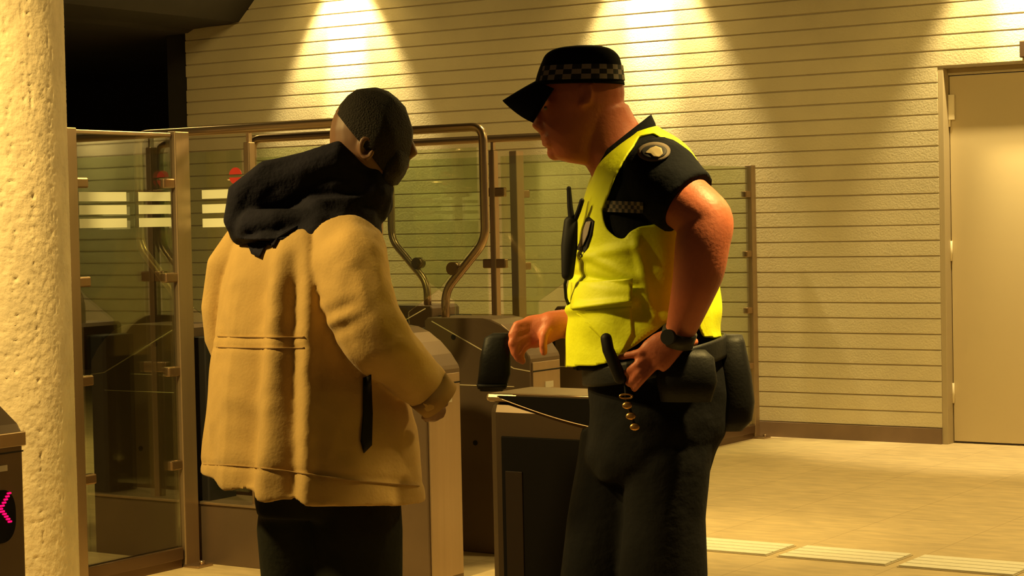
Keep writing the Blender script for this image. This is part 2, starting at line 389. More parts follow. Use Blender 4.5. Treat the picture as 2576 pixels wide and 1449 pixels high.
# ================================================================ GATES
def arc_path(pts, r, n=5):
    out = [pts[0]]
    for i in range(1, len(pts) - 1):
        a, b, c = Vector(pts[i - 1]), Vector(pts[i]), Vector(pts[i + 1])
        u = (a - b).normalized() * r; v = (c - b).normalized() * r
        for k in range(n + 1):
            t = k / n; out.append(b + u * (1 - t) ** 2 + v * t ** 2)
    out.append(pts[-1]); return [Vector(p) for p in out]
def housing_poly(sgn):
    pl = [(.36, .25), (.36, .965), (.375, .98), (.66, .98), (.70, .975), (.75, .955), (.80, .92), (.85, .872), (.885, .83), (.89, .815), (.89, 0.0), (.36, 0.0)]
    pl = [(.35 + (x - .36) * 1.0, z) for x, z in pl]
    return [(.29 + sgn * x, z) for x, z in pl]
def gate_cabinet(y0, label, sign=False, bands=False):
    W_ = .23; t = empty('ticket_gate', G(.29, y0 + W_ / 2, 0), GA)
    tag(t, label, 'ticket gate', 'stainless steel ticket gate cabinets')
    for s_ in (1, -1):
        mb = MB(); mb.prism(housing_poly(s_), y0, y0 + W_, bev=.006); h = mb.build('housing', M['steel_d'], t)
        # brighter end sheet
        e = .29 + s_ * .88
        mb = MB(); mb.box(min(e, e + s_ * .006), max(e, e + s_ * .006), y0 + .012, y0 + W_ - .012, .02, .80, bev=.002); mb.build('end_panel', M['steel'], h)
        mb = MB(); mb.tube([G(.29 + s_ * .39, y0 - .001, .965), G(.29 + s_ * .80, y0 - .001, .775), G(.29 + s_ * .878, y0 - .001, .765)], .0025, 6)
        mb.tube([G(.29 + s_ * .36, y0 - .001, .70), G(.29 + s_ * .80, y0 - .001, .70)], .0022, 6); mb.build('lid_seam', M['frame2'], h)
        mb = MB(); mb.box(min(e + s_ * .006, e + s_ * .008), max(e + s_ * .006, e + s_ * .008), y0 + .01, y0 + W_ - .01, .760, .766); mb.build('seam', M['blackp'], h)
        mb = MB(); mb.box(min(e + s_ * .006, e + s_ * .009), max(e + s_ * .006, e + s_ * .009), y0 + .10, y0 + .16, .69, .715); mb.build('rating_plate', M['white2'], h)
        for lx, lz in ((.50, .90), (.60, .46)):
            mb = MB(); mb.tube([G(.29 + s_ * lx, y0 - .003, lz), G(.29 + s_ * lx, y0 + .004, lz)], .011, 14); mb.build('lock', M['blackp'], h)
        mb = MB(); mb.box(*sorted((.29 + s_ * .25, .29 + s_ * .345)), y0 + .03, y0 + W_ - .03, .25, .93, bev=.008); p = mb.build('paddle_post', M['blackp'], t)
    mb = MB(); mb.box(.29 - .36, .29 + .36, y0 + .01, y0 + W_ - .01, 0, .245, bev=.004); mb.build('plinth', M['steel_d'], t)
    mb = MB(); mb.box(.29 - .35, .29 + .35, y0 + .0, y0 + W_ - .0, .245, .256, bev=.002); mb.build('plinth_cap', M['steel'], t)
    yc = y0 + .06
    path = arc_path([G(.29 - .42, yc, .97), G(.29 - .42, yc, 1.09), G(.29 - .63, yc, 1.30), G(.29 - .63, yc, 1.775), G(.29 + .63, yc, 1.775), G(.29 + .63, yc, 1.30), G(.29 + .42, yc, 1.09), G(.29 + .42, yc, .97)], .055)
    mb = MB(); mb.tube(path, .0185, 14); fr = mb.build('tube_frame', M['steel_t'], t)
    mb = MB(); mb.box(.29 - .03, .29 + .0, yc - .02, yc + .02, .25, 1.72, bev=.004); mb.box(.29 - .022, .29 - .008, yc - .01, yc + .01, 1.72, 1.76); mb.build('centre_post', M['steel_t'], t)
    for s_ in (1, -1):
        pl = [(.29 + s_ * x - (.03 if s_ < 0 else 0), z) for x, z in ((.03, .30), (.03, 1.69), (.60, 1.69), (.60, 1.31), (.39, 1.10), (.225, 1.0), (.225, .30))]
        mb = MB(); mb.prism(pl, yc - .005, yc + .005); gp = mb.build('glass_panel', M['glass'], t)
        for cx_, cz in ((.47, 1.185),):
            mb = MB(); mb.tube([G(.29 + s_ * cx_, yc - .022, cz), G(.29 + s_ * cx_, yc + .022, cz)], .028, 18); mb.box(*sorted((.29 + s_ * cx_, .29 + s_ * (cx_ + .05))), yc - .012, yc + .012, cz - .012, cz + .012)
            mb.build('clamp', M['rail_b'], fr)
        for cz in (1.52, 1.18, .80):
            mb = MB(); mb.box(*sorted((.29 - .015 + s_ * .01, .29 - .015 + s_ * .065)), yc - .014, yc + .014, cz - .022, cz + .022, bev=.005); mb.build('clamp', M['clamp'], t)
        if bands:
            for bz in (1.515, 1.456, 1.398):
                a, b = (sorted((.29 + s_ * .11, .29 + s_ * .27)))
                mb = MB(); mb.box(a, b, yc - .007, yc - .0052, bz - .018, bz + .018); mb.build('frosted_band', M['frost'], gp)
    if sign:
        sg = MB(); n = 28; c = (.205, 1.586)
        for z0, z1, in ((.006, .034), (-.034, -.006)):     # red disc with a bar across the middle
            pts = []
            for k in range(n + 1):
                tt = math.pi * k / n; x = .034 * math.cos(tt); zz = .034 * math.sin(tt)
                if z0 > 0: pts.append((c[0] + x, c[1] + max(zz, .006)))
                else: pts.append((c[0] + x, c[1] - max(zz, .006)))
            sg.prism(pts, yc - .0085, yc - .0055)
        sg.build('no_entry_disc', M['red'], t)
    return t
gate_cabinet(-3.36, 'furthest steel ticket gate, its end post partly hidden behind the officer\'s vest')
gate_cabinet(-4.39, 'steel ticket gate with sloped end seen between the two men')
gate_cabinet(-5.12, 'steel ticket gate behind the tan jacket, lit gold on its end', sign=True, bands=True)

# free-standing glass screens on the gate line
def glass_screen(ya, yb, ztop, posts, clamps, label, bands=None, rail=True):
    t = empty('glass_screen', G(0, (ya + yb) / 2, 0), GA); tag(t, label, 'glass screen')
    mb = MB(); mb.box(-.006, .006, ya, yb, .09, ztop); gp = mb.build('glass_panel', M['glass2' if bands else 'glass'], t)
    mb = MB(); mb.box(-.02, .02, ya, yb, .035, .085, bev=.004); mb.box(-.008, .008, ya, yb, .0, .035); mb.build('bottom_rail', M['rail_b'], t)
    if bands:
        mb = MB(); mb.box(-.010, .010, ya, yb, ztop - .002, ztop + .014, bev=.003); mb.build('top_channel', M['steel_t'], t)
    for (py, wd, zt) in posts:
        mb = MB(); mb.box(-.022, .022, py - wd, py + wd, 0.0, zt, bev=.004); ps = mb.build('post', M['steel'], t)
        mb = MB(); mb.box(-.09, .09, py - .045, py + .045, 0, .012, bev=.003); bpz = mb.build('base_plate', M['steel_t'], t)
        for bx in (-.07, .07):
            mb = MB(); mb.tube([G(bx, py, .012), G(bx, py, .026)], .012, 8); mb.build('bolt', M['steel_t'], bpz)
        for cz in clamps:
            for s_ in (-1, 1):
                cy = py + s_ * (wd + .03)
                if cy < ya - .01 or cy > yb + .01: continue
                mb = MB(); mb.box(-.018, .018, cy - .035, cy + .03, cz - .02, cz + .02, bev=.006); mb.build('clamp', M['clamp'], t)
    if bands:
        for a, b in bands:
            for bz in (1.507, 1.456, 1.404):
                mb = MB(); mb.box(.0062, .008, a, b, bz - .018, bz + .018); mb.build('frosted_band', M['frost'], gp)
    return t
glass_screen(-2.66, -.06, 1.69, [(-.035, .030, 1.70), (-2.68, .035, 1.74)], (1.52, 1.15, .80, .455), 'clear glass screen beside the brick wall, seen behind the officer')
glass_screen(-5.76, -5.23, 1.75, [(-5.178, .042, 1.77), (-5.79, .03, 1.77)], (1.56, 1.18, .80, .42), 'glass screen with three white bands beside the concrete pillar',
             bands=[(-5.745, -5.49), (-5.42, -5.24)])

# ---- near gate cabinets
t = empty('ticket_gate', G(2.55, -6.2, 0), GA); tag(t, 'near ticket gate with a curved black top, in front of the officer\'s legs', 'ticket gate')
ez = .872; ya, yb = -6.31, -6.07; xa, xb = 2.262, 2.86
mb = MB(); mb.box(xa, xb, ya, yb, 0, ez - .03, bev=.03); body = mb.build('housing', M['dsteel'], t, smooth=False)
mb = MB(); mb.box(xa - .004, xb, ya - .004, yb + .004, ez - .03, ez - .004, bev=.011); mb.build('top_plate', M['steel'], t)
def arcz(u): return ez - .012 - .085 * math.sin(min(1, u * 1.15) * math.pi / 2)
pl = [(xa + .045 + .545 * k / 16, ez - .010) for k in range(17)] + [(xa + .045 + .545 * k / 16, arcz(k / 16)) for k in range(16, -1, -1)]
mb = MB(); mb.prism(pl, ya - .014, ya + .002); mb.build('reader_fascia', M['black2'], t)
mb = MB(); mb.tube([G(xa + .045 + .54 * k / 24, ya - .012, arcz(k / 24) - .003) for k in range(25)], .0020, 8); mb.tube([G(xa + .10, ya - .010, ez - .004), G(xb, ya - .010, ez - .004)], .003, 8); mb.build('trim_ring', M['steel_t'], t)
mb = MB(); mb.box(xa + .05, xb - .01, ya - .006, ya + .01, .05, ez - .13, bev=.003); dp = mb.build('front_panel', M['black2'], t)
mb = MB(); mb.box(xa + .065, xa + .125, ya - .009, ya - .004, .06, .64, bev=.002); mb.build('service_hatch', M['hatch'], dp)
t = empty('ticket_gate', G(.95, -7.48, 0), GA); tag(t, 'ticket gate at the lower left corner showing a red lit cross', 'ticket gate')
gx = 1.42
mb = MB(); mb.prism([(gx - 1.0, 0), (gx - 1.0, .98), (gx - .23, .98), (gx - .18, .965), (gx - .02, .845), (gx, .825), (gx, 0)], -7.60, -7.36, bev=.006); mb.build('housing', M['steel_d'], t)
mb = MB(); mb.box(gx - .001, gx + .010, -7.605, -7.355, .785, .825, bev=.003); mb.build('top_lip', M['steel'], t)
mb = MB(); mb.box(gx, gx + .003, -7.60, -7.36, .768, .772); mb.build('seam', M['blackp'], t)
def gend(px, py):                                   # point on the end face
    d = (P(px, py, 1) - EYEP); n = (G(1, 0) - G(0, 0)); k = (G(gx, 0) - EYEP).dot(n) / d.dot(n); q = MG.inverted() @ (EYEP + d * k); return q.y, q.z
cyy, czz = gend(-2, 1300)
ttf = lambda x, y, z: G(gx + y, x, z)
rp = [(cyy + .055 * math.copysign(abs(math.cos(a)) ** .8, math.cos(a)), czz + .073 * math.copysign(abs(math.sin(a)) ** .8, math.sin(a))) for a in [2 * math.pi * k / 36 for k in range(36)]]
mb = MB(); mb.prism(rp, -.002, .006, tf=ttf); dsp = mb.build('display', M['black'], t)
mb = MB()
for k in range(-5, 6):
    for s_ in (1, -1):
        for q in (-1, 0, 1):
            yy = cyy + k * .0062 + q * .0042; zz = czz + .022 + s_ * k * .0078
            mb.tube([ttf(yy, .005, zz), ttf(yy, .009, zz)], .0027, 8)
mb.build('red_cross', M['led'], dsp)
q = gend(8, 1178); mb = MB(); mb.box(q[0] - .02, q[0] + .012, 0, .004, q[1] - .008, q[1] + .008, tf=lambda x, y, z: G(gx + y, x, z)); mb.build('rating_plate', M['white2'], t)

# small brown fitting above the door
mb = MB(); mb.box(1.705, 1.80, WY - .06, WY, 2.262, 2.36, bev=.006)
tag(mb.build('wall_fitting', M['rail_b']), 'small brown box fixed to the brick wall above the door', 'wall fitting')

# ================================================================ PEOPLE
def hand(mb, wrist, knuckle, tips, up, wr=.026, pal=(.042, .018), fr=.0088):
    """palm from wrist to knuckle line, tips: list of finger polylines (world points) incl. the thumb"""
    d = (knuckle - wrist); a = d.cross(up).normalized(); b = a.cross(d).normalized(); L = d
    mb.loft([(wrist - L * .15, a * wr, b * wr * .75), (wrist + L * .1, a * wr * 1.05, b * wr * .8), (wrist + L * .45, a * pal[0] * .95, b * pal[1] * 1.15), (wrist + L * .8, a * pal[0], b * pal[1]), (wrist + L * 1.03, a * pal[0] * .92, b * pal[1] * .75)], 20, True, 2.2)
    for k, fg in enumerate(tips):
        n = len(fg); mb.tube(fg, [fr * (1.18 - .30 * i / (n - 1)) for i in range(n)], 10, dome=True)

# ---------------------------------------------------------------- officer
ZO = 4.9
ob = Vector((P(1620, 900, ZO).x, P(1620, 900, ZO).y, 0))
mb = MB()
# head: skull, face, jaw, neck
mb.ell(P(1465, 235, ZO), RT * .105 , YD * .077, UP * .118)
mb.loft(px_rows([(1375, 200, 1560, 212, .066, ZO), (1366, 228, 1568, 240, .072, ZO), (1358, 255, 1570, 262, .073, ZO), (1360, 275, 1560, 290, .070, ZO), (1366, 300, 1545, 320, .066, ZO),
                 (1368, 330, 1525, 350, .060, ZO), (1374, 352, 1512, 372, .054, ZO), (1384, 378, 1508, 396, .048, ZO), (1394, 396, 1500, 412, .040, ZO), (1425, 408, 1494, 418, .028, ZO)], 40), 32, True, 2.1)
mb.loft(px_rows([(1440, 300, 1580, 262, .062, ZO), (1455, 360, 1590, 282, .062, ZO), (1470, 410, 1612, 318, .066, ZO), (1490, 450, 1650, 360, .08, ZO), (1500, 520, 1700, 450, .12, ZO)], 16), 28, True, 2.0)
mb.tube([P(1372, 268, ZO), P(1362, 292, ZO), P(1352, 315, ZO), P(1366, 328, ZO)], [.010, .013, .016, .012], 12, dome=True)     # nose
for s_ in (-1, 1): mb.tube([P(1362, 322, ZO + s_ * .012), P(1368, 326, ZO + s_ * .012)], .009, 8, dome=True)
mb.tube([P(1368, 250, ZO - .045), P(1358, 250, ZO - .02), P(1356, 252, ZO), P(1358, 250, ZO + .02), P(1368, 250, ZO + .045)], .010, 8, dome=True)  # brow
mb.tube([P(1376, 345, ZO - .024), P(1366, 346, ZO), P(1376, 345, ZO + .024)], .008, 8, dome=True)
mb.tube([P(1380, 360, ZO - .022), P(1370, 361, ZO), P(1380, 360, ZO + .022)], .009, 8, dome=True)
mb.tube([P(1392, 385, ZO), P(1396, 388, ZO)], .017, 10, dome=True)
for s_ in (-1, 1):                                   # ears
    ze = ZO + s_ * .076
    mb.tube([P(1474 + 13 * math.cos(t), 236 + 25 * math.sin(t), ze + s_ * (.003 + .005 * math.cos(t))) for t in [R_(a) for a in range(-150, 150, 25)]], .0055, 8, dome=True)
    mb.tube([P(1478, 222, ze), P(1477, 245, ze), P(1466, 262, ze)], [.010, .009, .007], 8, dome=True)
# torso core and legs (under the clothes)
mb.loft(px_rows([(1520, 430, 1730, 400, .15, ZO), (1500, 480, 1755, 470, .17, ZO), (1475, 600, 1760, 600, .15, ZO), (1465, 750, 1775, 750, .14, ZO), (1500, 860, 1780, 860, .13, ZO), (1510, 960, 1780, 960, .12, ZO), (1530, 1050, 1760, 1050, .10, ZO)], 24), 28)
HIPN, HIPF = P(1680, 1040, ZO - .05), P(1600, 1040, ZO + .06)
ANK_N = Vector((P(1700, 1500, ZO - .08).x, P(1700, 900, ZO - .08).y, .09)); ANK_F = Vector((P(1490, 1500, ZO).x, ZO + .06, .09))
mb.tube([HIPN, P(1680, 1180, ZO - .07), P(1670, 1400, ZO - .09), ANK_N], [.075, .07, .055, .04], 16, dome=True)
mb.tube([HIPF, P(1580, 1180, ZO + .08), P(1530, 1400, ZO + .07), ANK_F], [.09, .085, .062, .04], 16, dome=True)
# near (left) arm: shoulder, elbow out, wrist on the hip
SH, EL, WR = P(1655, 440, ZO - .17), P(1777, 560, ZO - .27), P(1712, 832, ZO - .225)
mb.tube(*smooth_path([SH, P(1715, 500, ZO - .225), P(1756, 535, ZO - .26), EL, P(1768, 610, ZO - .275), P(1758, 680, ZO - .27), P(1740, 745, ZO - .26), WR],
        [.075, .069, .066, .064, .064, .060, .050, .036]), 24, dome=True)
mb.tube([P(1780, 540, ZO - .255), P(1800, 562, ZO - .255)], [.044, .036], 12, dome=True)   # elbow point
KN = P(1640, 905, ZO - .235)
def pl_(pts): return [P(*p) for p in pts]
hz = ZO - .235
hand(mb, P(1700, 850, ZO - .228), KN, [
    pl_([(1645, 880, hz), (1612, 887, hz - .005), (1583, 893, hz + .005), (1562, 898, hz + .015)]),
    pl_([(1632, 898, hz), (1604, 916, hz - .008), (1586, 930, hz), (1572, 940, hz + .012)]),
    pl_([(1630, 914, hz), (1606, 938, hz - .008), (1592, 955, hz), (1580, 964, hz + .012)]),
    pl_([(1640, 926, hz), (1618, 950, hz - .006), (1605, 966, hz), (1596, 978, hz + .01)]),
    pl_([(1690, 870, hz + .005), (1720, 872, hz - .005), (1738, 864, hz + .005), (1750, 860, hz + .015)]),
], UP.cross(RT) * -1, wr=.032, pal=(.045, .02), fr=.0098)
# far (right) arm reaching forward, fingers hanging over the pouch
zr = ZO + .02
mb.tube([P(1600, 470, ZO + .17), P(1560, 640, ZO + .20), P(1545, 790, ZO + .16), P(1480, 815, ZO + .08), P(1420, 815, zr + .01), P(1385, 815, zr)], [.06, .055, .052, .046, .037, .033], 16, dome=True)
hand(mb, P(1400, 822, zr), P(1326, 838, zr), [
    pl_([(1330, 812, zr - .010), (1300, 818, zr - .018), (1288, 842, zr - .022), (1292, 866, zr - .018)]),
    pl_([(1326, 828, zr - .012), (1298, 836, zr - .022), (1287, 864, zr - .026), (1294, 888, zr - .020)]),
    pl_([(1330, 846, zr - .012), (1304, 856, zr - .022), (1294, 882, zr - .024), (1304, 903, zr - .018)]),
    pl_([(1336, 862, zr - .010), (1318, 872, zr - .018), (1308, 892, zr - .020), (1314, 908, zr - .014)]),
    pl_([(1378, 824, zr - .022), (1368, 842, zr - .034), (1366, 864, zr - .036), (1368, 886, zr - .030)]),
], YD, wr=.031, pal=(.042, .024), fr=.0112)
officer = mb.build('person', M['skin'], base=ob, remesh=.0045, sm=5)
tag(officer, 'man in a dark cap and yellow vest facing left, one hand on his hip', 'person')
for s_ in (-1, 1):
    mb = MB(); mb.ell(P(1377, 272, ZO + s_ * .030), RT * .009, YD * .010, UP * .006); mb.build('eye', M['eye'], officer)
# cap
cap_rows = [(1440, 116, 1512, 116, .03, ZO), (1400, 122, 1538, 124, .052, ZO), (1374, 136, 1556, 140, .068, ZO), (1362, 158, 1563, 160, .078, ZO), (1352, 185, 1567, 186, .084, ZO), (1344, 215, 1572, 214, .086, ZO)]
mb = MB(); R = px_rows(cap_rows, 24); mb.loft(R, 48, True, 2.15); cap = mb.build('cap', M['cap'], officer, smooth=True)
mb = MB(); n = 64; rows3 = []
for k in range(4):
    y = 166 + k * 12.2; xl = 1358 - (y - 160) * .27; xr = 1565 + (y - 166) * .12
    a = P(xl, y + 4, ZO); b = P(xr, y, ZO); c = (a + b) / 2; h = (b - a) / 2
    rows3.append([mb.bm.verts.new(c + h * 1.012 * math.copysign(abs(math.cos(t)) ** (2 / 2.15), math.cos(t)) + YD * (.0825 + k * .0016 + .0015) * math.copysign(abs(math.sin(t)) ** (2 / 2.15), math.sin(t)))
                  for t in [2 * math.pi * j / n for j in range(n)]])
for k in range(3):
    for j in range(n):
        t = 2 * math.pi * (j + .5) / n
        if math.cos(t) < -.86: continue
        f = mb.bm.faces.new((rows3[k][j], rows3[k][(j + 1) % n], rows3[k + 1][(j + 1) % n], rows3[k + 1][j])); f.material_index = ((j // 2 + k) % 2)
mb.build('checkered_band', [M['white'], M['blackc']], cap, solid=.0015)
mb = MB(); nu, nv = 20, 12; g = []
for i in range(nu + 1):
    u = -1 + 2 * i / nu; row = []
    for j in range(nv + 1):
        v = j / nv; reach = v * math.sqrt(max(0, 1 - .62 * u * u))
        root = 1352 + 42 * (u * u); x = root - 86 * reach; y = 206 + 44 * reach ** 1.1 + 84 * u * u * (.25 + .75 * v) * (1 - .15 * u * u) + 6 * v
        row.append(mb.bm.verts.new(P(x, y, ZO + u * .082)))
    g.append(row)
for i in range(nu):
    for j in range(nv): mb.bm.faces.new((g[i][j], g[i + 1][j], g[i + 1][j + 1], g[i][j + 1])).smooth = True
mb.build('brim', M['cap'], cap, solid=.004)
# shirt
TR = [(1575, 345, 1650, 322, .075, ZO), (1545, 372, 1698, 356, .15, ZO), (1520, 405, 1735, 392, .195, ZO), (1500, 440, 1757, 430, .212, ZO), (1474, 500, 1778, 490, .215, ZO), (1456, 560, 1788, 550, .205, ZO),
      (1444, 640, 1797, 630, .20, ZO), (1437, 700, 1802, 700, .20, ZO), (1431, 770, 1808, 765, .20, ZO), (1428, 850, 1812, 840, .20, ZO), (1430, 930, 1814, 900, .20, ZO)]
def inset(rows, d, hd):
    return [(a + d, b, c - d, e, h - hd, z) for a, b, c, e, h, z in rows]
mb = MB(); mb.loft(px_rows(inset(TR, 12, .014), 60), 72, True, 2.2)
mb.tube([P(1640, 425, ZO - .13), P(1668, 450, ZO - .175), P(1700, 487, ZO - .218), P(1728, 510, ZO - .236)], [.085, .092, .090, .086], 32, dome=False)
mb.tube([P(1640, 425, ZO + .12), P(1610, 500, ZO + .18), P(1590, 600, ZO + .20)], [.085, .085, .075], 24)
wrinkle(mb.bm, .006, 7)
shirt_bvh = BVHTree.FromBMesh(mb.bm)
shirt = mb.build('shirt', M['navy'], officer, remesh=.007, sm=3)
mb = MB()
mb.loft([( (P(1500, 440, ZO) + P(1648, 338, ZO)) / 2, (P(1648, 338, ZO) - P(1500, 440, ZO)) / 2, YD * .088),
         ((P(1493, 424, ZO) + P(1644, 312, ZO)) / 2, (P(1644, 312, ZO) - P(1493, 424, ZO)) / 2, YD * .078),
         ((P(1494, 406, ZO) + P(1634, 290, ZO)) / 2, (P(1634, 290, ZO) - P(1494, 406, ZO)) / 2, YD * .070)], 40, False, 2.1)
mb.build('collar', M['navy'], officer, smooth=True, solid=.005)
# hi-vis vest
armhole = [(1606, 345), (1572, 400), (1538, 470), (1515, 530), (1523, 572), (1545, 595), (1572, 604), (1585, 584), (1612, 568), (1690, 560), (1745, 575), (1772, 545), (1768, 470), (1735, 410), (1695, 370), (1645, 338)]
hem = [(1380, 926), (1520, 918), (1575, 885), (1640, 838), (1700, 795), (1745, 800), (1770, 850), (1900, 850), (1900, 1000), (1380, 1000)]
mb = MB(); mb.loft(px_rows(TR, 150), 200, False, 2.2)
dele = []
for f in mb.bm.faces:
    c = f.calc_center_median(); x, y, z = proj(c)
    if z > ZO: x = CX + (x - CX) * (z / (2 * ZO - z)); y = CY + (y - CY) * (z / (2 * ZO - z))
    if in_poly(x, y, armhole) or in_poly(x, y, hem): dele.append(f)
bmesh.ops.delete(mb.bm, geom=dele, context='FACES')
bd = [v for v in mb.bm.verts if v.is_boundary]
for _ in range(8):
    new = {}
    for v in bd:
        nb = [e.other_vert(v).co for e in v.link_edges if e.is_boundary]
        if len(nb) == 2: new[v] = v.co * .5 + (nb[0] + nb[1]) * .25
    for v, c in new.items(): v.co = c
def vfold(bm):
    bm.normal_update()
    for v in bm.verts:
        x, y, z = proj(v.co); q = v.co * 6
        d = .008 * noise.noise(Vector((q.x, q.y, q.z * 2.2))) + .004 * noise.noise(v.co * 17)
        if z < ZO:                                   # creases fanning back from the chest
            for (x1, y1, x2, y2, am) in ((1440, 650, 1600, 620, -.006), (1440, 690, 1590, 720, .008), (1470, 640, 1600, 700, -.006), (1435, 780, 1590, 760, -.010), (1600, 600, 1640, 800, -.008)):
                t = max(0, min(1, ((x - x1) * (x2 - x1) + (y - y1) * (y2 - y1)) / ((x2 - x1) ** 2 + (y2 - y1) ** 2)))
                dd = math.hypot(x - x1 - t * (x2 - x1), y - y1 - t * (y2 - y1)); d += am * math.exp(-(dd / 11) ** 2)
        v.co += v.normal * d
vfold(mb.bm)
vest_bvh = BVHTree.FromBMesh(mb.bm)
vest = mb.build('vest', M['vest'], officer, smooth=True, solid=.004)
def rrect(x0, y0, x1, y1, x2, y2, x3, y3): return dense([(x0, y0), (x1, y1), (x2, y2), (x3, y3)], 8)
mb = decal(rrect(1440, 712, 1592, 700, 1590, 760, 1438, 778), vest_bvh, .012, 7); mb.build('pocket_flap', M['vest2'], vest, solid=.004)
mb = decal(rrect(1442, 782, 1588, 772, 1592, 840, 1560, 900), vest_bvh, .007, 7); mb.build('pocket', M['vest2'], vest, solid=.003)
# shoulder patch, sleeve check strip
mb = decal(oval(1645, 381, 42, 24, 28, R_(-4)), shirt_bvh, .010, 5); pt = mb.build('shoulder_patch', M['badge2'], shirt, solid=.002); pt['label'] = 'oval embroidered shoulder patch'
mb = decal(oval(1645, 381, 33, 17, 28, R_(-4)), shirt_bvh, .0125, 5); mb.build('patch_centre', M['blackc'], pt, solid=.001)
mb = decal(dense([(1622, 384), (1636, 372), (1650, 367), (1664, 372), (1668, 386), (1658, 395), (1644, 394), (1636, 386)], 3), shirt_bvh, .015, 5); mb.build('patch_emblem', M['badge'], pt, solid=.001)
mb = MB(); nx = 13
for r in range(4):
    row = []
    for c in range(nx + 1):
        q = snap(1518 + c * 7.6, 504 + r * 9.5 + c * .35, shirt_bvh, .012); row.append(mb.bm.verts.new(q if q else P(1518 + c * 7.6, 504 + r * 9.5, ZO - .2)))
    if r:
        for c in range(nx): mb.bm.faces.new((pr[c], pr[c + 1], row[c + 1], row[c])).material_index = ((c + r) % 2)
    pr = row
mb.build('checkered_tape', [M['badge2'], M['blackc']], shirt, solid=.0015)
# radio and badge on the chest
rd = MB(); rd.tube([P(1436, 560, ZO - .10), P(1432, 620, ZO - .11), P(1428, 690, ZO - .11)], [.017, .020, .015], 12, dome=True, flat=.7)
rdo = rd.build('radio', M['blackp'], vest)
mb = MB(); mb.tube([P(1440, 565, ZO - .10), P(1434, 520, ZO - .10), P(1431, 474, ZO - .10)], [.009, .007, .0055], 10, dome=True); mb.build('antenna', M['blackp'], rdo)
mb = MB(); mb.tube([P(1446, 555, ZO - .10), P(1456, 530, ZO - .11), P(1464, 505, ZO - .12)], .006, 8, dome=True); mb.build('clip', M['blackp'], rdo)
mb = MB(); mb.tube([P(1428, 690, ZO - .11), P(1421, 715, ZO - .10), P(1424, 750, ZO - .09), P(1432, 772, ZO - .06)], .004, 8); mb.build('cord', M['blackp'], rdo)
mb = decal(dense([(1468, 552), (1482, 545), (1494, 556), (1488, 590), (1476, 625), (1458, 654), (1446, 640), (1452, 600)], 3), vest_bvh, .012, 4); bg = mb.build('name_badge', M['blackp'], vest, solid=.006)
mb = decal(dense([(1474, 558), (1486, 556), (1478, 590), (1466, 618), (1456, 622), (1462, 590)], 3), vest_bvh, .020, 4); mb.build('badge_card', M['white'], bg, solid=.001)
# watch
wa = (WR - P(1740, 745, ZO - .26)).normalized(); wc = P(1706, 848, ZO - .228); a_, b_ = frame_of(wa)
mb = MB(); mb.tube([wc - wa * .016, wc + wa * .016], [.0435, .0425], 32, caps=True, flat=.92); wt = mb.build('watch', M['strap'], officer, smooth=True)
mb = MB(); fc = wc + (EYEP - wc).normalized() * .036 + RT * -.02; nn = ((EYEP - wc).normalized() - RT * .5).normalized(); mb.tube([fc, fc + nn * .012], .018, 24); mb.build('watch_case', M['blackp'], wt)
# trousers
TZ = ZO
mb = MB()
mb.loft(px_rows([(1478, 915, 1812, 848, .185, TZ), (1480, 960, 1822, 930, .185, TZ), (1482, 1020, 1830, 1010, .185, TZ), (1480, 1090, 1826, 1080, .18, TZ), (1476, 1150, 1796, 1140, .165, TZ), (1500, 1200, 1780, 1190, .13, TZ)], 30), 56, True, 2.2)
def leg(pts): mb.loft([(c, RT * r, YD * d) for c, r, d in pts], 36, True, 2.1)
an = Vector((ANK_N.x, ANK_N.y, .06)); af = Vector((ANK_F.x, ANK_F.y, .06))
leg([(P(1672, 1080, TZ - .06), .13, .11), (P(1676, 1160, TZ - .07), .108, .108), (P(1672, 1300, TZ - .07), .102, .10), (P(1664, 1449, TZ - .07), .108, .095), (P(1672, 1600, TZ - .07), .092, .085), (an, .075, .085)])
leg([(P(1590, 1080, TZ + .06), .13, .11), (P(1572, 1160, TZ + .07), .12, .108), (P(1540, 1300, TZ + .06), .11, .10), (P(1506, 1449, TZ + .05), .10, .092), (P(1496, 1600, TZ + .05), .088, .085), (af, .075, .085)])
wrinkle(mb.bm, .009, 7, (1, 1, 1.6))
tr_bvh = BVHTree.FromBMesh(mb.bm)
trs = mb.build('trousers', M['trouser'], officer, remesh=.009, sm=4)
for q in (an, af):
    mb = MB(); z = Vector((0, 0, 1)); X = Vector((-1, 0, 0))
    mb.loft([(Vector((q.x + .09, q.y, .045)), YD * .03, z * .04), (Vector((q.x + .04, q.y, .055)), YD * .045, z * .055), (Vector((q.x - .03, q.y, .055)), YD * .045, z * .055), (Vector((q.x - .12, q.y, .035)), YD * .05, z * .035), (Vector((q.x - .19, q.y, .028)), YD * .035, z * .025)], 24, True, 2.4)
    mb.build('boot', M['shoe'], officer, smooth=True)
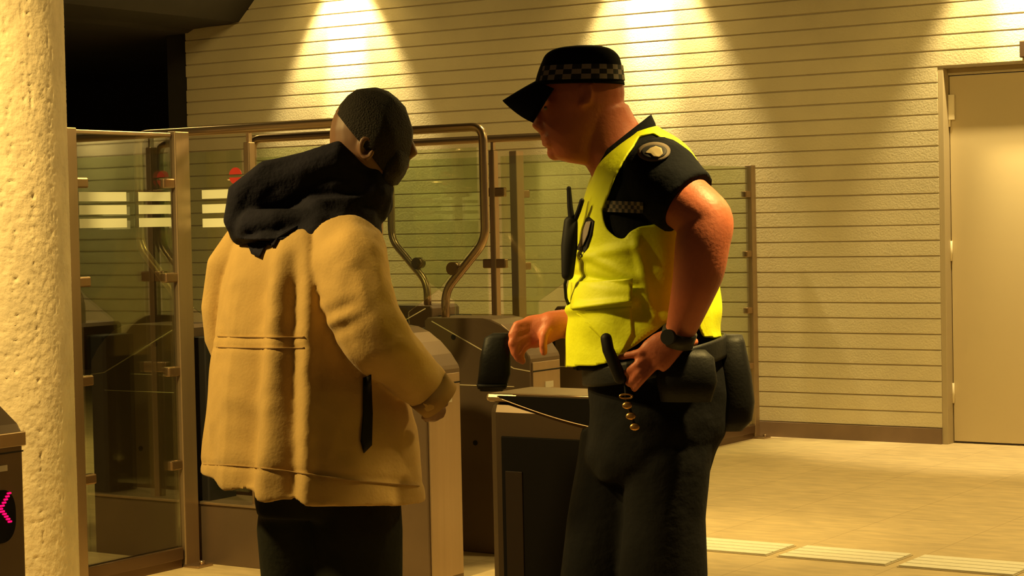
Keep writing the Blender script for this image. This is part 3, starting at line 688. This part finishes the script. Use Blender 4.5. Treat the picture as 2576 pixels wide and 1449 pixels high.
# duty belt
mb = MB(); mb.loft(px_rows([(1470, 918, 1818, 838, .215, TZ), (1470, 945, 1820, 862, .218, TZ), (1471, 968, 1822, 890, .215, TZ)], 6), 64, False, 2.2)
belt_bvh = BVHTree.FromBMesh(mb.bm); belt = mb.build('belt', M['belt'], officer, smooth=True, solid=.006)
mb = MB(); mb.tube([P(1525, 852, ZO - .225), P(1530, 880, ZO - .228), P(1545, 915, ZO - .228), P(1560, 950, ZO - .222)], [.0135, .014, .0145, .015], 14, dome=True); mb.build('baton_handle', M['blackp'], belt)
mb = MB(); mb.loft([(P(1842, 842, ZO - .02), RT * .024, YD * .035), (P(1838, 860, ZO - .02), RT * .034, YD * .05), (P(1842, 940, ZO - .02), RT * .046, YD * .055), (P(1850, 1010, ZO - .02), RT * .046, YD * .055), (P(1846, 1055, ZO - .02), RT * .044, YD * .05), (P(1836, 1082, ZO - .02), RT * .030, YD * .035)], 24, True, 2.8)
mb.tube([P(1822, 870, ZO - .03), P(1842, 872, ZO - .03)], .02, 10)
mb.build('holster', M['belt'], belt, smooth=True)
mb = MB(); mb.loft([(P(1716, 880, ZO - .21), RT * .055, YD * .02), (P(1722, 900, ZO - .215), RT * .070, YD * .028), (P(1728, 960, ZO - .215), RT * .072, YD * .03), (P(1726, 1010, ZO - .21), RT * .06, YD * .026)], 24, True, 3.0); mb.build('belt_pouch', M['belt'], belt, smooth=True)
for i, (kx, ky) in enumerate(((1575, 997), (1578, 1020), (1587, 1047), (1597, 1074))):
    mb = MB(); c = P(kx, ky, ZO - .21)
    if i == 0: mb.tube([c + (RT * math.cos(t) * .015 + UP * math.sin(t) * .005) for t in [2 * math.pi * k / 16 for k in range(17)]], .0025, 6)
    else: mb.ell(c, RT * .012, YD * .006, UP * .009)
    mb.build('key', M['brass'], belt, smooth=True)
mb = MB(); mb.tube([P(1573, 955, ZO - .215), P(1576, 1000, ZO - .205), P(1598, 1080, ZO - .203)], .004, 8); mb.build('key_strap', M['belt'], belt)

# the black pouch held out in his right hand
mb = MB()
mb.loft([(P(1262, 838, zr - .004), RT * .022, YD * .012), (P(1252, 850, zr - .004), RT * .033, YD * .018), (P(1246, 900, zr - .004), RT * .038, YD * .022), (P(1244, 940, zr - .004), RT * .040, YD * .024), (P(1238, 968, zr - .004), RT * .037, YD * .02), (P(1236, 984, zr - .004), RT * .028, YD * .012)], 28, True, 2.8)
pch = mb.build('pouch', M['belt'], smooth=True)
tag(pch, 'black soft pouch held in the officer\'s outstretched hand', 'pouch')
mb = MB(); mb.loft([(P(1238, 966, zr - .004), RT * .0395, YD * .0225), (P(1237, 978, zr - .004), RT * .035, YD * .018)], 28, True, 2.8); mb.build('hem_band', M['blackp'], pch, smooth=True)

# ---------------------------------------------------------------- man in the tan jacket
ZM = 5.2
bb = Vector((P(800, 900, ZM).x, P(800, 900, ZM).y, 0))
mb = MB()
mb.ell(P(925, 352, ZM), RT * .100 + UP * .01, YD * .082, UP * .128 - RT * .012)
mb.loft(px_rows([(870, 400, 1020, 360, .062, ZM), (880, 430, 1022, 400, .062, ZM), (895, 455, 1012, 435, .054, ZM), (925, 470, 996, 458, .036, ZM)], 16), 24)
mb.tube([P(905, 400, ZM), P(870, 480, ZM), P(830, 560, ZM)], [.062, .064, .08], 20, dome=True)
mb.tube([P(1020, 345, ZM + .01), P(1032, 362, ZM + .01), P(1040, 385, ZM + .01), P(1026, 395, ZM + .01)], [.010, .012, .014, .011], 10, dome=True)
mb.tube([P(1012, 415, ZM + .01), P(1018, 417, ZM + .01)], .014, 10, dome=True)
for s_ in (-1, 1):
    ze = ZM + s_ * .082
    mb.tube([P(922 + 16 * math.cos(t), 372 + 27 * math.sin(t), ze + s_ * .006) for t in [R_(a) for a in range(20, 340, 25)]], .0065, 8, dome=True)
mb.loft(px_rows([(650, 600, 940, 600, .15, ZM), (640, 700, 950, 700, .14, ZM), (640, 900, 960, 900, .13, ZM), (640, 1100, 980, 1100, .13, ZM), (660, 1220, 1000, 1220, .13, ZM)], 16), 24)
la = Vector((P(745, 1400, ZM).x, ZM + .1, .09)); lb = Vector((P(905, 1400, ZM).x, ZM - .08, .09))
mb.tube([P(760, 1200, ZM + .08), P(752, 1500, ZM + .08), la], [.09, .06, .04], 14, dome=True)
mb.tube([P(900, 1200, ZM - .07), P(905, 1500, ZM - .07), lb], [.09, .06, .04], 14, dome=True)
mb.tube([P(880, 640, ZM - .2), P(915, 820, ZM - .25), P(1000, 910, ZM - .22), P(1085, 990, ZM - .18)], [.06, .055, .045, .033], 14, dome=True)
hw = ZM - .175
hand(mb, P(1080, 988, hw), P(1098, 1032, hw), [
    pl_([(1082, 1030, hw), (1078, 1046, hw), (1066, 1050, hw + .015)]), pl_([(1092, 1034, hw + .01), (1086, 1052, hw + .015), (1072, 1056, hw + .03)]),
    pl_([(1104, 1034, hw + .02), (1098, 1052, hw + .03), (1084, 1056, hw + .045)]), pl_([(1114, 1030, hw + .03), (1110, 1046, hw + .045), (1098, 1050, hw + .055)]),
    pl_([(1072, 1004, hw - .01), (1060, 1020, hw - .012), (1060, 1036, hw - .01)])], YD, wr=.028, pal=(.038, .019), fr=.0095)
mb.tube([P(640, 640, ZM + .2), P(585, 820, ZM + .2), P(640, 960, ZM + .16)], [.055, .05, .04], 14, dome=True)
hh = P(655, 985, ZM + .15)
hand(mb, P(645, 965, ZM + .16), P(690, 1010, ZM + .13), [pl_([(690 + 6 * k, 1000 + 5 * k, ZM + .15 - .016 * k), (706 + 5 * k, 1022 + 4 * k, ZM + .13 - .016 * k), (712, 1036, ZM + .10 - .012 * k)]) for k in range(4)] + [pl_([(660, 990, ZM + .11), (680, 996, ZM + .08), (694, 1008, ZM + .07)])], YD, wr=.028, pal=(.036, .018), fr=.009)
man = mb.build('person', M['skin2'], base=bb, remesh=.0055, sm=5)
tag(man, 'man in a loose tan jacket with navy hood, seen from behind facing right', 'person')
mb = MB()
mb.ell(P(936, 340, ZM), RT * .104 + UP * .012, YD * .089, UP * .122 - RT * .012)
bmesh.ops.bisect_plane(mb.bm, geom=mb.bm.verts[:] + mb.bm.edges[:] + mb.bm.faces[:], plane_co=P(905, 355, ZM), plane_no=(UP * .62 + RT * .78).normalized(), clear_inner=True)
wrinkle(mb.bm, .005, 30)
mb.build('hair', M['hair'], man, smooth=True, solid=.004)
mb = MB(); mb.loft(px_rows([(955, 395, 1026, 375, .064, ZM), (950, 425, 1030, 405, .066, ZM), (945, 452, 1018, 440, .058, ZM), (950, 474, 1000, 464, .038, ZM)], 12), 24); wrinkle(mb.bm, .004, 40)
mb.build('beard', M['hair'], man, smooth=True)
def turned(rows, n, h1=.175, h2=.25, p=3.0, grow=1.03):
    e1, e2 = Vector((.83, .56, 0)), Vector((.56, -.83, 0)); q = p / (p - 1); out = []
    for xl, yl, xr, yr, hd, zc in resample(rows, n):
        a = P(xl, yl, zc); b = P(xr, yr, zc); c = (a + b) / 2; hw = grow * (b - a).length / 2; sl = (b.z - a.z) / (b.x - a.x)
        k = hw / (((h1 * .83) ** q + (h2 * .56) ** q) ** (1 / q))
        out.append((c, (e1 + Vector((0, 0, sl * e1.x))) * h1 * k, (e2 + Vector((0, 0, sl * e2.x))) * h2 * k))
    return out
# jacket: body + sleeves as one canvas shell
JR = [(690, 560, 900, 560, .12, ZM), (620, 585, 950, 575, .17, ZM), (584, 620, 968, 610, .19, ZM), (568, 670, 978, 660, .20, ZM), (550, 740, 985, 740, .205, ZM), (535, 830, 995, 830, .21, ZM), (524, 920, 1012, 920, .215, ZM),
      (515, 1010, 1032, 1010, .22, ZM), (507, 1100, 1050, 1110, .225, ZM), (502, 1160, 1058, 1190, .23, ZM), (499, 1200, 1062, 1245, .232, ZM)]
mb = MB(); mb.loft(turned(JR, 110), 160, True, 3.0)
mb.bm.normal_update()
for v in mb.bm.verts:                                # hanging folds down the back, waist gather
    x, y, z = proj(v.co); k = min(1, max(0, (y - 600) / 120))
    d = 0
    for fx, am, wd in ((590, .010, 22), (640, -.012, 20), (690, .012, 24), (735, -.010, 18), (775, .006, 18)):
        fx2 = fx + (y - 900) * -.06 * (1 if fx < 700 else .2); d += am * math.exp(-((x - fx2) / wd) ** 2)
    d *= 1.7 * k * (1 - .35 * math.exp(-((y - 860) / 45) ** 2))
    d += .006 * noise.noise(v.co * 9) + .003 * noise.noise(v.co * 23)
    if z > ZM: d = .007 * noise.noise(v.co * 7)
    for yy in (846, 874):
        if x < 770: d -= .004 * math.exp(-((y - yy) / 5) ** 2)
    t = (y - (1165 + (x - 500) * .085)) ; d -= .005 * math.exp(-(t / 4.5) ** 2)
    d -= .006 * math.exp(-((x - 786 - (y - 600) * .16) / 8) ** 2) * (1 if y < 760 and z < ZM else 0)
    v.co += v.normal * d
n0 = len(mb.bm.verts)
mb.tube(*smooth_path([P(862, 610, ZM - .14), P(880, 655, ZM - .20), P(895, 730, ZM - .25), P(918, 800, ZM - .27), P(955, 862, ZM - .27), P(1010, 915, ZM - .24), P(1062, 965, ZM - .195), P(1098, 1000, ZM - .178)],
        [.085, .098, .092, .088, .084, .074, .064, .056], 60), 48, dome=False)
mb.tube([P(650, 620, ZM + .12), P(600, 680, ZM + .17), P(580, 780, ZM + .19), P(577, 850, ZM + .20), P(600, 910, ZM + .19), P(645, 965, ZM + .16)], [.09, .085, .075, .07, .062, .055], 32)
mb.bm.verts.ensure_lookup_table(); mb.bm.normal_update()
for v in mb.bm.verts[n0:]:
    x, y, z = proj(v.co); v.co += v.normal * (.010 * noise.noise(v.co * 11) + .004 * noise.noise(v.co * 26) + (.006 * math.sin((x * .5 + y) / 9.0) * math.exp(-((x - 850) / 50) ** 2 - ((y - 800) / 50) ** 2)))
jk_bvh = BVHTree.FromBMesh(mb.bm)
jacket = mb.build('jacket', M['jacket'], man, remesh=.006, sm=3)
mb = MB(); pth = [P(1098, 1000, ZM - .178) + (P(1098, 1000, ZM - .178) - P(1062, 965, ZM - .195)).normalized() * k for k in (-.035, .012)]
mb.tube(pth, [.0615, .058], 36, caps=True); mb.build('cuff', M['jseam'], jacket, smooth=True)
mb = decal(dense([(914, 950), (934, 944), (938, 1040), (936, 1120), (916, 1140), (908, 1110), (914, 1040)], 4), jk_bvh, .006, 4); pk = mb.build('pocket_opening', M['blackp'], jacket, solid=.002)
mb = MB()                                            # stitched seams
def seam(pts, bvh, n=30):
    q = resample([tuple(map(float, p)) for p in pts], n); c = [snap(x, y, bvh, .003) for x, y in q]; c = [p for p in c if p]
    if len(c) > 3: mb.tube(c, .0022, 6)
seam([(548, 846), (620, 848), (700, 849), (765, 848)], jk_bvh)
mb.build('stitching', M['jseam'], jacket)
mb = MB(); seam([(545, 873), (620, 875), (700, 876), (765, 875)], jk_bvh)
mb.build('stitching', M['jseam'], jacket)
mb = MB(); seam([(502, 1168), (600, 1172), (720, 1185), (860, 1205), (980, 1216), (1055, 1222)], jk_bvh, 60); mb.build('stitching', M['jseam'], jacket)
# hood and neck
mb = MB()
mb.tube([P(640, 578, ZM - .01), P(650, 535, ZM), P(700, 505, ZM), P(770, 490, ZM), P(850, 480, ZM), P(915, 500, ZM)], [.052, .070, .074, .078, .086, .070], 40, dome=True, flat=1.6)
mb.loft(px_rows([(760, 500, 950, 500, .12, ZM), (690, 545, 952, 550, .16, ZM), (640, 575, 962, 590, .185, ZM), (590, 600, 960, 612, .20, ZM)], 16), 40, True, 2.2)
mb.tube([P(605, 596, ZM - .03), P(640, 570, ZM - .10), P(700, 560, ZM - .13), P(760, 555, ZM - .13)], [.03, .045, .04, .035], 20, dome=True)
wrinkle(mb.bm, .016, 11); wrinkle(mb.bm, .006, 28)
mb.build('hood', M['hood'], man, remesh=.007, sm=3)
mb = decal(dense([(600, 596), (770, 560), (700, 600), (690, 622), (672, 612), (655, 648), (635, 640), (622, 608)], 4), jk_bvh, .010, 4); mb.build('hood_drape', M['hood'], man, solid=.004)
# trousers
mb = MB()
mb.loft(px_rows([(640, 1130, 1000, 1130, .16, ZM), (645, 1220, 1010, 1230, .16, ZM), (652, 1290, 1012, 1290, .155, ZM)], 10), 40)
leg([(P(755, 1240, ZM + .04), .105, .12), (P(755, 1330, ZM + .06), .112, .12), (P(760, 1449, ZM + .08), .112, .11), (P(756, 1600, ZM + .08), .10, .10), (Vector((la.x, la.y, .05)), .09, .10)])
leg([(P(895, 1240, ZM - .04), .12, .12), (P(900, 1330, ZM - .06), .115, .12), (P(902, 1449, ZM - .07), .112, .11), (P(902, 1600, ZM - .07), .10, .10), (Vector((lb.x, lb.y, .05)), .09, .10)])
wrinkle(mb.bm, .012, 7, (1, 1, .7))
mb.build('trousers', M['slate'], man, remesh=.009, sm=3)
for q in (la, lb):
    mb = MB(); z = Vector((0, 0, 1))
    mb.loft([(Vector((q.x - .09, q.y, .045)), YD * .03, z * .04), (Vector((q.x - .04, q.y, .055)), YD * .045, z * .055), (Vector((q.x + .03, q.y, .055)), YD * .045, z * .055), (Vector((q.x + .12, q.y, .035)), YD * .05, z * .035), (Vector((q.x + .19, q.y, .028)), YD * .035, z * .025)], 24, True, 2.4)
    mb.build('shoe', M['shoe'], man, smooth=True)
